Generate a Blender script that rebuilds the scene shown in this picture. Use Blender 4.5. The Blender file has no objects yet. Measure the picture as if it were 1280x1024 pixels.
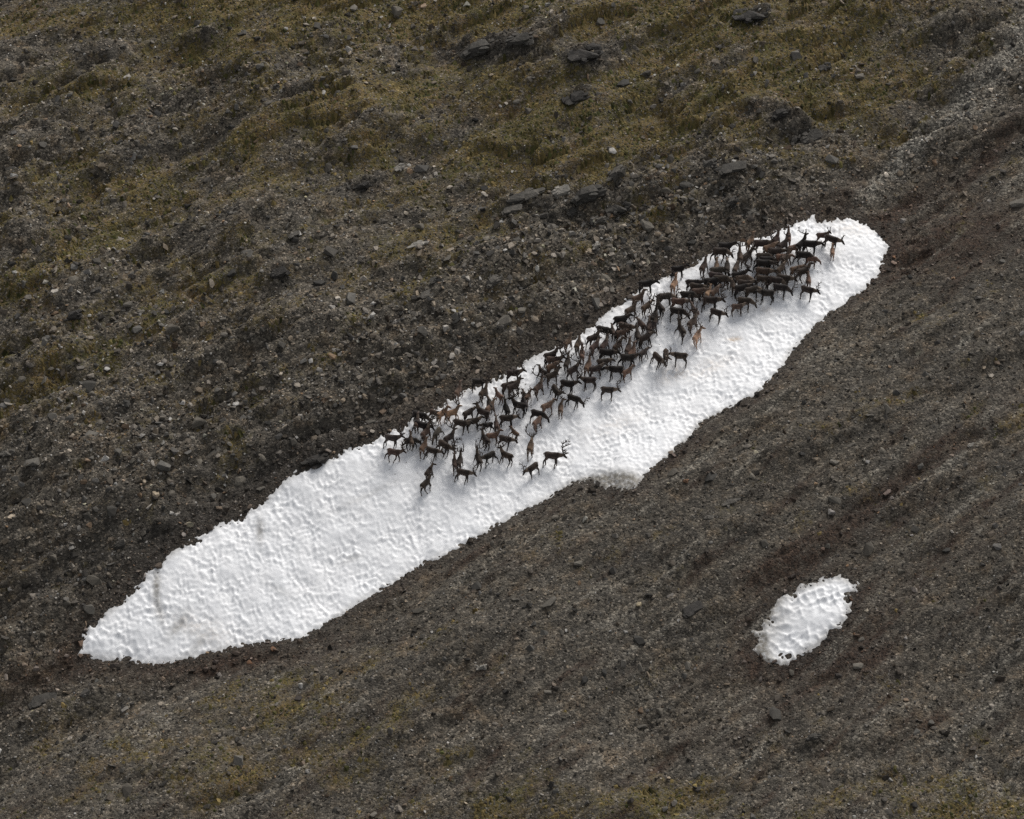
import bpy, bmesh, math, random
import numpy as np
from mathutils import Vector, Matrix

# ------------------------------------------------------------------ camera, sky, sun, exposure
scene = bpy.context.scene
ELEV, DIST, HALF_W = math.radians(25.0), 250.0, 41.3
CAM = np.array([0.0, -DIST * math.cos(ELEV), DIST * math.sin(ELEV)])
FWD = np.array([0.0, math.cos(ELEV), -math.sin(ELEV)])
UPV = np.array([0.0, math.sin(ELEV), math.cos(ELEV)])
cam_data = bpy.data.cameras.new('camera')
cam = bpy.data.objects.new('camera', cam_data)
scene.collection.objects.link(cam)
cam.location = CAM
cam.rotation_euler = (math.pi / 2 - ELEV, 0, 0)
cam_data.sensor_width = 36.0
cam_data.lens = 18.0 / (HALF_W / DIST)
cam_data.clip_start, cam_data.clip_end = 1.0, 5000.0
scene.camera = cam
FPX = 640.0 / (HALF_W / DIST)          # focal length in photograph pixels

SUN_ELEV, SUN_AZ = math.radians(50), math.radians(34)   # azimuth from +y (uphill) towards +x
world = bpy.data.worlds.new('World')
scene.world = world
world.use_nodes = True
nt = world.node_tree
bg = nt.nodes['Background']
sky = nt.nodes.new('ShaderNodeTexSky')
sky.sky_type = 'NISHITA'
sky.sun_disc = False
sky.sun_elevation = SUN_ELEV
sky.sun_rotation = SUN_AZ
sky.altitude = 900
sky.air_density, sky.dust_density, sky.ozone_density = 1.0, 4.0, 1.0
hsv = nt.nodes.new('ShaderNodeHueSaturation')
hsv.inputs['Saturation'].default_value = 0.16
nt.links.new(sky.outputs[0], hsv.inputs['Color'])
nt.links.new(hsv.outputs[0], bg.inputs['Color'])
bg.inputs['Strength'].default_value = 0.095

sun_data = bpy.data.lights.new('sun', 'SUN')
sun_data.energy = 2.6
sun_data.angle = math.radians(30)
sun_data.color = (1.0, 0.96, 0.90)
sun = bpy.data.objects.new('sun', sun_data)
scene.collection.objects.link(sun)
sdir = Vector((math.sin(SUN_AZ) * math.cos(SUN_ELEV), math.cos(SUN_AZ) * math.cos(SUN_ELEV), math.sin(SUN_ELEV)))
sun.rotation_euler = sdir.to_track_quat('Z', 'Y').to_euler()
sun.location = (0, 0, 200)
vs = scene.view_settings
vs.view_transform = 'Standard'
vs.look = 'None'
vs.gamma = 1.0
vs.use_curve_mapping = False
vs.exposure = 0.30
scene.cycles.use_denoising = False
scene.cycles.max_bounces = 5
scene.cycles.diffuse_bounces = 3

rng = np.random.default_rng(7)
random.seed(7)
COL = scene.collection

# ------------------------------------------------------------------ small helpers
def link(o, parent=None):
    COL.objects.link(o)
    if parent is not None:
        o.parent = parent
    return o

def tag(o, label=None, cat=None, group=None, kind=None):
    if label: o['label'] = label
    if cat: o['category'] = cat
    if group: o['group'] = group
    if kind: o['kind'] = kind
    return o

def _hash(ix, iy, seed):
    h = (ix.astype(np.int64) * 374761393 + iy.astype(np.int64) * 668265263 + seed * 1442695041) & 0xFFFFFFFF
    h = ((h ^ (h >> 13)) * 1274126177) & 0xFFFFFFFF
    h = h ^ (h >> 16)
    return (h & 0xFFFFFF) / float(0x1000000)

def pnoise(x, y, seed=0):
    x = np.asarray(x, float); y = np.asarray(y, float)
    ix, iy = np.floor(x), np.floor(y)
    fx, fy = x - ix, y - iy
    ux, uy = fx * fx * fx * (fx * (fx * 6 - 15) + 10), fy * fy * fy * (fy * (fy * 6 - 15) + 10)
    def g(dx, dy):
        a = _hash(ix + dx, iy + dy, seed) * 2 * math.pi
        return np.cos(a) * (fx - dx) + np.sin(a) * (fy - dy)
    n0 = g(0, 0) * (1 - ux) + g(1, 0) * ux
    n1 = g(0, 1) * (1 - ux) + g(1, 1) * ux
    return (n0 * (1 - uy) + n1 * uy) * 1.5

def fbm(x, y, octaves=4, seed=0, gain=0.5):
    s, a, t = 0.0, 1.0, 0.0
    for i in range(octaves):
        s = s + a * pnoise(x * 2 ** i + 17.3 * i, y * 2 ** i - 9.1 * i, seed + i)
        t += a; a *= gain
    return s / t

def worley(x, y, seed=0):
    ix, iy = np.floor(x), np.floor(y)
    f1 = np.full(np.shape(x), 9.0); f2 = np.full(np.shape(x), 9.0)
    for dx in (-1, 0, 1):
        for dy in (-1, 0, 1):
            cx, cy = ix + dx, iy + dy
            px = cx + 0.1 + 0.8 * _hash(cx, cy, seed)
            py = cy + 0.1 + 0.8 * _hash(cx, cy, seed + 51)
            d = np.hypot(px - x, py - y)
            f2 = np.minimum(np.maximum(d, f1), f2)
            f1 = np.minimum(f1, d)
    return f1, f2

def sstep(a, b, x):
    t = np.clip((np.asarray(x, float) - a) / (b - a), 0, 1)
    return t * t * (3 - 2 * t)

def project(x, y, z):
    dx, dy, dz = x - CAM[0], y - CAM[1], z - CAM[2]
    zc = dy * FWD[1] + dz * FWD[2]
    return 640 + FPX * dx / zc, 512 - FPX * (dy * UPV[1] + dz * UPV[2]) / zc

def pixel_ray(u, v):
    a = (np.asarray(u, float) - 640) / FPX
    b = (512 - np.asarray(v, float)) / FPX
    d = np.stack([a, FWD[1] + b * UPV[1], FWD[2] + b * UPV[2]], -1)
    return d / np.linalg.norm(d, axis=-1, keepdims=True)

def hit(u, v, height):
    """where the line of sight through a photograph pixel meets a height field"""
    d = pixel_ray(np.atleast_1d(u), np.atleast_1d(v))
    lo = np.full(len(d), 120.0); hi = lo.copy(); found = np.zeros(len(d), bool)
    t = 120.0
    while t < 520:
        p = CAM + d * t
        below = p[:, 2] < height(p[:, 0], p[:, 1])
        new = below & ~found
        hi[new] = t; lo[new] = t - 2.0; found |= below
        t += 2.0
    for _ in range(22):
        m = (lo + hi) / 2
        p = CAM + d * m[:, None]
        below = p[:, 2] < height(p[:, 0], p[:, 1])
        hi = np.where(below, m, hi); lo = np.where(below, lo, m)
    p = CAM + d * hi[:, None]
    return p

# ------------------------------------------------------------------ the lie of the land
SLOPE = math.tan(math.radians(27))
def plane(x, y): return SLOPE * y

GULLY = np.array([(-420, 1110), (-120, 945), (90, 850), (300, 750), (520, 640), (720, 520), (900, 415), (1085, 290), (1190, 180), (1300, 75), (1500, -110), (1800, -390)], float)
GXY = hit(GULLY[:, 0], GULLY[:, 1], plane)[:, :2]
SIDE = np.array([(820, 900), (960, 800), (1060, 690), (1180, 610), (1330, 500), (1520, 360)], float)
SXY = hit(SIDE[:, 0], SIDE[:, 1], plane)[:, :2]

def polyline_dist(x, y, P):
    best = np.full(np.shape(x), 1e9); side = np.zeros(np.shape(x)); along = np.zeros(np.shape(x)); acc = 0.0
    for a, b in zip(P[:-1], P[1:]):
        d = b - a; L = np.hypot(*d)
        t = np.clip(((x - a[0]) * d[0] + (y - a[1]) * d[1]) / L ** 2, 0, 1)
        qx, qy = x - a[0] - t * d[0], y - a[1] - t * d[1]
        r = np.hypot(qx, qy)
        m = r < best
        best = np.where(m, r, best)
        side = np.where(m, np.sign(d[0] * qy - d[1] * qx), side)
        along = np.where(m, acc + t * L, along)
        acc += L
    return best * side, along

def H0(x, y):
    x = np.asarray(x, float); y = np.asarray(y, float)
    far = sstep(90, 400, np.hypot(x, y))
    d, s = polyline_dist(x, y, GXY)
    g = np.where(d > 0, np.exp(-(d / 10.0) ** 2), np.exp(-(d / 7.5) ** 2))
    d2, s2 = polyline_dist(x, y, SXY)
    z = plane(x, y) - 2.6 * g - 0.7 * np.exp(-(d2 / 5.0) ** 2)
    z = z + 1.4 * pnoise(x / 34 + 3.1, y / 34 + 1.7, 5) + np.where(d > 0, 1.5, .8) * (pnoise(x / 17, y / 17, 6) + .35 * pnoise(x / 8, y / 8, 7)) * (1 - np.exp(-(d / 13) ** 2))
    z = z + far * 25 * fbm(x / 260, y / 260, 3, 8)
    return z

# ------------------------------------------------------------------ snow outlines (photograph pixels -> ground)
BIG = np.array([(94,818),(101,793),(122,772),(150,752),(185,712),(215,690),(245,668),(285,648),(330,625),(350,603),(378,582),(405,576),(425,563),(450,550),(480,540),(515,522),(545,508),(575,490),(600,478),(640,460),(670,444),(690,434),(712,424),(735,408),(760,388),(790,366),(815,350),(840,340),(862,332),(880,318),(905,308),(930,298),(960,290),(985,278),(1005,271),(1020,266),(1022,277),(1045,273),(1062,268),(1080,277),(1100,290),(1112,306),(1108,330),(1098,348),(1080,365),(1055,385),(1030,400),(1010,420),(990,440),(978,462),(962,480),(940,497),(910,512),(880,530),(860,550),(835,572),(815,590),(797,608),(775,616),(755,613),(735,602),(715,608),(690,622),(660,638),(630,655),(600,672),(570,690),(530,708),(490,733),(450,755),(410,782),(375,802),(340,806),(300,812),(260,820),(215,830),(180,834),(150,828),(122,827)], float)
SMALL = np.array([(940,790),(951,779),(966,759),(975,747),(996,736),(1020,728),(1041,720),(1055,723),(1072,731),(1065,745),(1062,764),(1060,774),(1046,788),(1034,796),(1024,807),(1008,815),(996,826),(976,830),(960,827),(944,813),(952,800)], float)
BIGP = hit(BIG[:, 0], BIG[:, 1], H0)[:, :2]
SMALLP = hit(SMALL[:, 0], SMALL[:, 1], H0)[:, :2]

def poly_sd(x, y, P):
    """distance inside a polygon (negative outside)"""
    best = np.full(np.shape(x), 1e9); ins = np.zeros(np.shape(x), bool)
    for a, b in zip(P, np.roll(P, -1, 0)):
        d = b - a
        t = np.clip(((x - a[0]) * d[0] + (y - a[1]) * d[1]) / (d @ d), 0, 1)
        best = np.minimum(best, np.hypot(x - a[0] - t * d[0], y - a[1] - t * d[1]))
        c = (a[1] > y) != (b[1] > y)
        with np.errstate(divide='ignore', invalid='ignore'):
            xi = a[0] + (y - a[1]) * d[0] / d[1]
        ins ^= c & (x < xi)
    return np.where(ins, best, -best)

def snow_thick(d):
    d = np.maximum(d, -2)
    return np.where(d < 0, -0.14 + 0.45 * d, -0.14 + 0.30 * (1 - np.exp(-np.maximum(d, 0) / 1.2)) + 0.55 * (1 - np.exp(-np.maximum(d, 0) / 4.0)))

def big_top(x, y):
    return H0(x, y) + np.maximum(snow_thick(poly_sd(x, y, BIGP) + .36), -0.3)

# hand-placed patches of ground cover, darker tone and stains: (u, v, half width, half height, tilt in degrees, weight)
def blobs(u, v, L):
    s = np.zeros(np.shape(u))
    for (cu, cv, a, b, rot, w) in L:
        c, q = math.cos(math.radians(rot)), math.sin(math.radians(rot))
        du, dv = u - cu, -(v - cv)
        e = ((du * c + dv * q) / a) ** 2 + ((-du * q + dv * c) / b) ** 2
        s = s + w * np.exp(-e)
    return s
VEG = [(400,40,300,40,12,.5),(80,110,200,30,18,.45),(60,330,160,40,20,.5),(1080,100,120,80,20,.35),(450,150,180,40,20,.4),(200,400,200,40,22,.3),(830,120,230,110,10,.58),(1010,60,200,70,0,.5),(640,170,170,70,20,.55),(700,10,420,22,0,.7),(130,20,260,26,4,.75),(330,160,230,26,24,.55),(90,240,150,22,22,.45),(560,290,130,60,20,.4),(700,245,120,28,5,.45),
       (330,870,110,45,10,.55),(240,960,130,55,15,.58),(480,940,120,50,10,.42),(640,1010,220,40,0,.5),(1220,1010,90,36,10,1.0),(860,1000,170,30,0,.45),(120,930,90,40,0,.4),(1250,540,60,16,40,.4),(1000,170,60,60,0,.35),(60,440,110,60,20,.34),(250,330,150,30,22,.36),(180,470,160,24,22,.3),(380,440,120,26,24,.28),(1110,200,90,14,42,.4),(480,60,200,60,15,.4),(300,230,220,30,22,.35),(150,140,200,24,18,.3)]
WET = [(1120,275,70,22,42,1.1),(1240,185,80,16,44,.9),(1060,240,50,14,44,.7),(1160,320,90,36,15,.8),(1240,280,80,36,10,.8),(1010,690,70,22,38,.9),(1110,620,110,18,38,.8),(950,830,70,26,20,.7),(1060,830,60,40,20,.7),(1200,560,110,18,40,.6),(930,900,120,30,15,.4),(40,850,90,30,20,.5),(300,830,130,14,5,.6),(430,800,60,12,20,.4),(1180,690,120,24,35,.4),(1090,800,30,50,0,.5),(980,700,60,20,30,.5)]
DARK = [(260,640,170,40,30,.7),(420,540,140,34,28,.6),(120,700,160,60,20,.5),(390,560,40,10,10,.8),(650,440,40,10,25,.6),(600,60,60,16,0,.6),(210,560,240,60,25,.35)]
BLOCKY = [(690,330,190,80,25,1.0),(560,400,170,60,25,.8),(820,290,110,60,30,.7),(200,560,240,120,25,.7),(80,400,160,120,20,.45),(330,90,330,50,20,.5),(940,230,90,60,20,.6),(60,760,90,80,20,.6),(500,480,120,40,28,.7),(1185,165,120,13,43,.8)]

CHANNEL = [(1250,80,50,11,45,1.5),(1195,135,50,12,44,1.6),(1140,190,45,11,44,1.5),(1095,232,34,11,44,.9),(1230,130,60,6,44,.8),(1290,25,50,16,46,1.)]

# ------------------------------------------------------------------ materials
def mat(name):
    m = bpy.data.materials.new(name)
    m.use_nodes = True
    t = m.node_tree
    return m, t, t.nodes['Principled BSDF']

def node(t, kind, **kw):
    n = t.nodes.new(kind)
    for k, val in kw.items():
        if k in n.inputs: n.inputs[k].default_value = val
        else: setattr(n, k, val)
    return n

def ramp(t, fac, stops, interp='LINEAR'):
    r = t.nodes.new('ShaderNodeValToRGB')
    r.color_ramp.interpolation = interp
    el = r.color_ramp.elements
    while len(el) < len(stops): el.new(0.5)
    for e, (p, c) in zip(el, stops):
        e.position = p
        e.color = (*c, 1) if len(c) == 3 else c
    t.links.new(fac, r.inputs[0])
    return r.outputs[0]

def mix(t, fac, a, b, blend='MIX'):
    m = t.nodes.new('ShaderNodeMix')
    m.data_type = 'RGBA'
    m.blend_type = blend
    for sock, val in ((m.inputs[0], fac), (m.inputs[6], a), (m.inputs[7], b)):
        if isinstance(val, (int, float)): sock.default_value = val
        elif isinstance(val, tuple): sock.default_value = (*val, 1)
        else: t.links.new(val, sock)
    return m.outputs[2]

def math_node(t, op, a, b=0.0, clamp=False):
    m = t.nodes.new('ShaderNodeMath')
    m.operation = op
    m.use_clamp = clamp
    for sock, val in zip(m.inputs, (a, b)):
        if isinstance(val, (int, float)): sock.default_value = val
        else: t.links.new(val, sock)
    return m.outputs[0]

def attr(t, name, out='Fac'):
    a = t.nodes.new('ShaderNodeAttribute')
    a.attribute_name = name
    return a.outputs[out]

def ground_material():
    m, t, p = mat('hillside_ground')
    L = t.links.new
    tc = node(t, 'ShaderNodeTexCoord').outputs['Object']
    def vor(scale, feature='F1'):
        n = node(t, 'ShaderNodeTexVoronoi', feature=feature)
        n.inputs['Scale'].default_value = scale
        L(tc, n.inputs['Vector'])
        return n
    def noi(scale, detail=4, rough=.6):
        n = node(t, 'ShaderNodeTexNoise')
        n.inputs['Scale'].default_value = scale; n.inputs['Detail'].default_value = detail; n.inputs['Roughness'].default_value = rough
        L(tc, n.inputs['Vector'])
        return n
    v1, v2 = vor(6.5), vor(2.6)
    s1 = node(t, 'ShaderNodeSeparateColor'); L(v1.outputs['Color'], s1.inputs[0])
    s2 = node(t, 'ShaderNodeSeparateColor'); L(v2.outputs['Color'], s2.inputs[0])
    gravel = ramp(t, s1.outputs[0], [(0, (.016, .015, .013)), (.4, (.050, .046, .040)), (.75, (.100, .092, .078)), (.93, (.19, .172, .145)), (1, (.34, .31, .27))])
    coarse = ramp(t, s2.outputs[1], [(0, (.026, .024, .021)), (.6, (.066, .060, .051)), (1, (.15, .136, .115))])
    big = noi(.22, 5)
    stone = mix(t, .4, gravel, coarse)
    tint = ramp(t, noi(.5, 6, .7).outputs[0], [(.35, (.72, .74, .78)), (.52, (1, 1, 1)), (.70, (1.2, 1.03, .86))])
    stone = mix(t, 1.0, stone, tint, 'MULTIPLY')
    # reddish wet soil, then a near-black tone wherever the dark attribute is high
    wetm = math_node(t, 'MULTIPLY', attr(t, 'wet'), ramp(t, noi(.9, 6, .7).outputs[0], [(.28, (.15, .15, .15)), (.55, (1, 1, 1))]), True)
    soil = ramp(t, s1.outputs[1], [(0, (.013, .0085, .0065)), (.6, (.031, .0195, .014)), (1, (.07, .048, .036))])
    stone = mix(t, wetm, stone, soil)
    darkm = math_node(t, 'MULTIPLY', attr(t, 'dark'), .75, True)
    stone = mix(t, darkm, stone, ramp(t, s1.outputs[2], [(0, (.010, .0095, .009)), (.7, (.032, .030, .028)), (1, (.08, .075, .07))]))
    # low heath, moss and dry grass
    fine = noi(9, 4, .75).outputs[0]
    vegc = ramp(t, noi(.28, 7, .78).outputs[0], [(.30, (.036, .037, .013)), (.44, (.074, .062, .022)), (.54, (.102, .075, .030)), (.64, (.086, .055, .028)), (.75, (.130, .100, .044))])
    vegc = mix(t, 1.0, vegc, ramp(t, fine, [(.3, (.45, .45, .45)), (.5, (1, 1, 1)), (.7, (1.6, 1.5, 1.4))]), 'MULTIPLY')
    edge = math_node(t, 'ADD', attr(t, 'veg'), math_node(t, 'MULTIPLY', math_node(t, 'SUBTRACT', noi(1.6, 7, .75).outputs[0], .5), 1.5))
    vmask = ramp(t, edge, [(.24, (0, 0, 0)), (.72, (.95, .95, .95))])
    vmask = math_node(t, 'MULTIPLY', vmask, ramp(t, s1.outputs[2], [(.12, (.05, .05, .05)), (.45, (1, 1, 1))]))
    stone = mix(t, math_node(t, 'MULTIPLY', attr(t, 'pale'), .95, True), stone, ramp(t, s1.outputs[0], [(0, (.035, .034, .032)), (.5, (.11, .107, .098)), (1, (.33, .32, .29))]))
    base = mix(t, vmask, mix(t, 1.0, stone, (1.34, 1.28, 1.19), 'MULTIPLY'), mix(t, 1.0, vegc, (1.36, 1.36, 1.24), 'MULTIPLY'))
    L(base, p.inputs['Base Color'])
    p.inputs['Roughness'].default_value = .92
    p.inputs['Specular IOR Level'].default_value = .25
    h = math_node(t, 'ADD', math_node(t, 'MULTIPLY', v1.outputs['Distance'], -.5), math_node(t, 'MULTIPLY', v2.outputs['Distance'], -.35))
    h = math_node(t, 'ADD', h, math_node(t, 'MULTIPLY', noi(5, 6, .7).outputs[0], .8))
    b = node(t, 'ShaderNodeBump'); b.inputs['Strength'].default_value = .9; b.inputs['Distance'].default_value = .14
    L(h, b.inputs['Height']); L(b.outputs[0], p.inputs['Normal'])
    return m

def stone_material():
    m, t, p = mat('schist_stone')
    L = t.links.new
    tc = node(t, 'ShaderNodeTexCoord').outputs['Object']
    n = node(t, 'ShaderNodeTexNoise'); n.inputs['Scale'].default_value = 7; n.inputs['Detail'].default_value = 6; n.inputs['Roughness'].default_value = .7
    L(tc, n.inputs['Vector'])
    c = mix(t, 1.0, attr(t, 'tone', 'Color'), ramp(t, n.outputs[0], [(.3, (.55, .55, .56)), (.5, (1, 1, 1)), (.72, (1.5, 1.45, 1.35))]), 'MULTIPLY')
    L(c, p.inputs['Base Color'])
    p.inputs['Roughness'].default_value = .85
    p.inputs['Specular IOR Level'].default_value = .3
    return m

def boulder_material():
    m, t, p = mat('weathered_boulder')
    L = t.links.new
    tc = node(t, 'ShaderNodeTexCoord').outputs['Object']
    mp = node(t, 'ShaderNodeMapping'); mp.inputs['Scale'].default_value = (1, 1, 5); mp.inputs['Rotation'].default_value = (.35, .25, 0)
    L(tc, mp.inputs[0])
    n = node(t, 'ShaderNodeTexNoise'); n.inputs['Scale'].default_value = 2.2; n.inputs['Detail'].default_value = 8; n.inputs['Roughness'].default_value = .7
    L(mp.outputs[0], n.inputs['Vector'])
    n2 = node(t, 'ShaderNodeTexNoise'); n2.inputs['Scale'].default_value = 5; n2.inputs['Detail'].default_value = 6; n2.inputs['Roughness'].default_value = .8
    L(tc, n2.inputs['Vector'])
    oi = node(t, 'ShaderNodeObjectInfo')
    c = mix(t, 1.0, oi.outputs['Color'], ramp(t, n.outputs[0], [(.3, (.45, .45, .46)), (.5, (1, 1, 1)), (.7, (1.55, 1.5, 1.45))]), 'MULTIPLY')
    c = mix(t, ramp(t, n2.outputs[0], [(.58, (0, 0, 0)), (.68, (.55, .55, .55))]), c, (.16, .155, .13))
    L(c, p.inputs['Base Color'])
    p.inputs['Roughness'].default_value = .88
    p.inputs['Specular IOR Level'].default_value = .3
    b = node(t, 'ShaderNodeBump'); b.inputs['Strength'].default_value = .8; b.inputs['Distance'].default_value = .12
    L(n.outputs[0], b.inputs['Height']); L(b.outputs[0], p.inputs['Normal'])
    return m

def snow_material():
    m, t, p = mat('old_snow')
    L = t.links.new
    tc = node(t, 'ShaderNodeTexCoord').outputs['Object']
    def noi(scale, detail=5, rough=.65):
        n = node(t, 'ShaderNodeTexNoise'); n.inputs['Scale'].default_value = scale; n.inputs['Detail'].default_value = detail; n.inputs['Roughness'].default_value = rough
        L(tc, n.inputs['Vector']); return n.outputs[0]
    clean = ramp(t, noi(.35), [(.3, (.86, .875, .90)), (.7, (.905, .91, .925))])
    dirtm = math_node(t, 'MULTIPLY', attr(t, 'dirt'), ramp(t, noi(3.2, 7, .8), [(.30, (.25, .25, .25)), (.52, (1, 1, 1))]), True)
    c = mix(t, dirtm, clean, (.21, .195, .17))
    c = mix(t, math_node(t, 'MULTIPLY', attr(t, 'stain'), ramp(t, noi(2.4, 6, .8), [(.42, (0, 0, 0)), (.66, (1, 1, 1))]), True), c, (.62, .45, .28))
    speck = node(t, 'ShaderNodeTexVoronoi'); speck.inputs['Scale'].default_value = 4.5; L(tc, speck.inputs['Vector'])
    sc = node(t, 'ShaderNodeSeparateColor'); L(speck.outputs['Color'], sc.inputs[0])
    sm = math_node(t, 'MULTIPLY', math_node(t, 'LESS_THAN', speck.outputs['Distance'], .3), math_node(t, 'GREATER_THAN', sc.outputs[0], .89))
    sm = math_node(t, 'MULTIPLY', math_node(t, 'MULTIPLY', sm, attr(t, 'tramp')), .75)
    c = mix(t, sm, c, (.10, .085, .07))
    L(c, p.inputs['Base Color'])
    p.inputs['Roughness'].default_value = .55
    p.inputs['Specular IOR Level'].default_value = .3
    b = node(t, 'ShaderNodeBump'); b.inputs['Strength'].default_value = .35; b.inputs['Distance'].default_value = .05
    L(noi(9, 5, .7), b.inputs['Height']); L(b.outputs[0], p.inputs['Normal'])
    return m

def coat_material():
    m, t, p = mat('reindeer_coat')
    L = t.links.new
    oi = node(t, 'ShaderNodeObjectInfo')
    at = node(t, 'ShaderNodeAttribute'); at.attribute_name = 'coat'
    sp = node(t, 'ShaderNodeSeparateColor'); L(at.outputs['Color'], sp.inputs[0])
    tc = node(t, 'ShaderNodeTexCoord').outputs['Object']
    n = node(t, 'ShaderNodeTexNoise'); n.inputs['Scale'].default_value = 4; n.inputs['Detail'].default_value = 5; L(tc, n.inputs['Vector'])
    c = mix(t, 1.0, oi.outputs['Color'], ramp(t, n.outputs[0], [(.32, (.5, .5, .5)), (.5, (1, 1, 1)), (.68, (1.9, 1.85, 1.8))]), 'MULTIPLY')
    gray = node(t, 'ShaderNodeCombineColor')
    for i in range(3): L(sp.outputs[0], gray.inputs[i])
    c = mix(t, 1.0, c, gray.outputs[0], 'MULTIPLY')
    c = mix(t, math_node(t, 'MULTIPLY', sp.outputs[2], oi.outputs['Alpha']), c, (.20, .155, .12))
    c = mix(t, sp.outputs[1], c, (.42, .37, .33))
    L(c, p.inputs['Base Color'])
    p.inputs['Roughness'].default_value = .85
    p.inputs['Specular IOR Level'].default_value = .2
    p.inputs['Sheen Weight'].default_value = .12
    p.inputs['Sheen Roughness'].default_value = .5
    return m

def plain_material(name, col, rough=.8):
    m, t, p = mat(name)
    tc = node(t, 'ShaderNodeTexCoord').outputs['Object']
    n = node(t, 'ShaderNodeTexNoise'); n.inputs['Scale'].default_value = 8; t.links.new(tc, n.inputs['Vector'])
    c = ramp(t, n.outputs[0], [(.3, tuple(k * .7 for k in col)), (.7, tuple(k * 1.3 for k in col))])
    t.links.new(c, p.inputs['Base Color'])
    p.inputs['Roughness'].default_value = rough
    return m

def tuft_material():
    m, t, p = mat('heath_and_dry_grass')
    t.links.new(attr(t, 'tone', 'Color'), p.inputs['Base Color'])
    p.inputs['Roughness'].default_value = .9
    p.inputs['Specular IOR Level'].default_value = .15
    return m

M_GROUND, M_STONE, M_BOULDER, M_SNOW, M_COAT, M_TUFT = ground_material(), stone_material(), boulder_material(), snow_material(), coat_material(), tuft_material()
M_ANTLER = plain_material('velvet_antler', (.05, .036, .028))

def grid_mesh(name, V, quads, attrs, smooth=True):
    me = bpy.data.meshes.new(name)
    me.vertices.add(len(V)); me.vertices.foreach_set('co', np.ascontiguousarray(V, np.float32).ravel())
    nq = len(quads); k = quads.shape[1]
    me.loops.add(nq * k); me.loops.foreach_set('vertex_index', np.ascontiguousarray(quads, np.int32).ravel())
    me.polygons.add(nq)
    me.polygons.foreach_set('loop_start', np.arange(0, nq * k, k, dtype=np.int32))
    me.polygons.foreach_set('loop_total', np.full(nq, k, np.int32))
    me.polygons.foreach_set('use_smooth', np.full(nq, smooth, bool))
    me.update(calc_edges=True)
    for nm, val in attrs.items():
        if val.ndim == 1:
            a = me.attributes.new(nm, 'FLOAT', 'POINT'); a.data.foreach_set('value', val.astype(np.float32))
        else:
            a = me.attributes.new(nm, 'FLOAT_COLOR', 'POINT'); a.data.foreach_set('color', np.concatenate([val, np.ones((len(val), 1))], 1).astype(np.float32).ravel())
    return me

def lattice_quads(ny, nx):
    i = np.arange(ny * nx).reshape(ny, nx)
    return np.stack([i[:-1, :-1], i[:-1, 1:], i[1:, 1:], i[1:, :-1]], -1).reshape(-1, 4)

# ------------------------------------------------------------------ hillside
def spread(lo, hi, step, reach):
    mid = np.arange(lo, hi + step / 2, step)
    out = [step]
    while sum(out) < reach: out.append(out[-1] * 1.28)
    o = np.cumsum(out)
    return np.concatenate([lo - o[::-1], mid, hi + o])
gx, gy = spread(-56, 56, .2, 900), spread(-46, 58, .2, 900)
X, Y = np.meshgrid(gx, gy)
STR = math.radians(30)
def aniso(x, y, k=2.4):
    c, s = math.cos(STR), math.sin(STR)
    return (x * c + y * s) / k, -x * s + y * c
Z0 = H0(X, Y)
U, Vp = project(X, Y, Z0)
sd = np.full(X.shape, -50.0)
nearm = (np.abs(X) < 60) & (Y > -50) & (Y < 62)
sdb = np.full(X.shape, -50.0); sdb[nearm] = poly_sd(X[nearm], Y[nearm], BIGP)
sds = np.full(X.shape, -50.0); sds[nearm] = poly_sd(X[nearm], Y[nearm], SMALLP)
sd = np.maximum(sdb, sds)
blk = np.clip(blobs(U, Vp, BLOCKY), 0, 1.2)
ax, ay = aniso(X, Y)
bx0, by0 = aniso(X, Y, 3.6)
rough = .6 + .8 * blk
right_bank = sstep(0, 6, -polyline_dist(X, Y, GXY)[0])
rough = rough * (1 - .5 * right_bank)
detail = (.95 - .45 * right_bank) * fbm(bx0 / 3.4, by0 / 3.4, 3, 21) + .30 * rough * (np.abs(fbm(ax / 1.9, ay / 1.9, 3, 31)) * 2 - .4) + .15 * rough * fbm(X / .7, Y / .7, 2, 41)
CRAG = [(600,60,46,14,8,1.),(650,60,26,12,0,.9),(730,74,38,13,5,1.),(718,120,28,9,10,.8),(940,18,40,9,0,.8),(990,156,44,18,-20,1.),(905,215,40,14,5,.7),(700,250,90,14,4,.8),(395,570,34,8,15,.8),(350,338,18,9,20,.6),(452,230,30,8,20,.6),(920,258,36,14,0,.5),(120,75,60,10,15,.5),(250,48,30,7,15,.6),(500,100,50,12,10,.4)]
crag = np.clip(blobs(U, Vp, CRAG), 0, 1)
c1, c2 = worley(bx0 * 1.6 / 1.5 + .3 * fbm(X, Y, 2, 35), by0 / .8, 36)
detail = detail + 1.35 * crag * (.2 + 1.0 * np.abs(fbm(ax / 1.3, ay / 1.0, 4, 34, .6)) + .55 * _hash(np.floor(bx0 / 1.1 + .5 * fbm(X / 2, Y / 2, 2, 38)), np.floor(by0 / .55), 39) * np.clip((c2 - c1) * 3, 0, 1))
led = fbm(bx0 / 2.6, by0 / 2.6, 4, 33, .6)
detail = detail + (.75 - .4 * right_bank) * (sstep(-.05, .03, led) - .5 + .5 * sstep(.16, .22, led)) * (.35 + .65 * sstep(-.1, .25, fbm(X / 9, Y / 9, 2, 37)))
f1, f2 = worley(ax / .75, ay / .75, 61)
detail = detail + .16 * rough * np.clip((f2 - f1) * 1.6, 0, .6) * (blk > .05)
near_snow = 1 - sstep(-.2, 2.2, -sd)
Z = Z0 + detail * (1 - near_snow) + near_snow * .04 * fbm(X / .5, Y / .5, 2, 71) - .25 * sstep(.5, 2, sd)
bx_, by_ = aniso(X, Y, 4.5)
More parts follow.
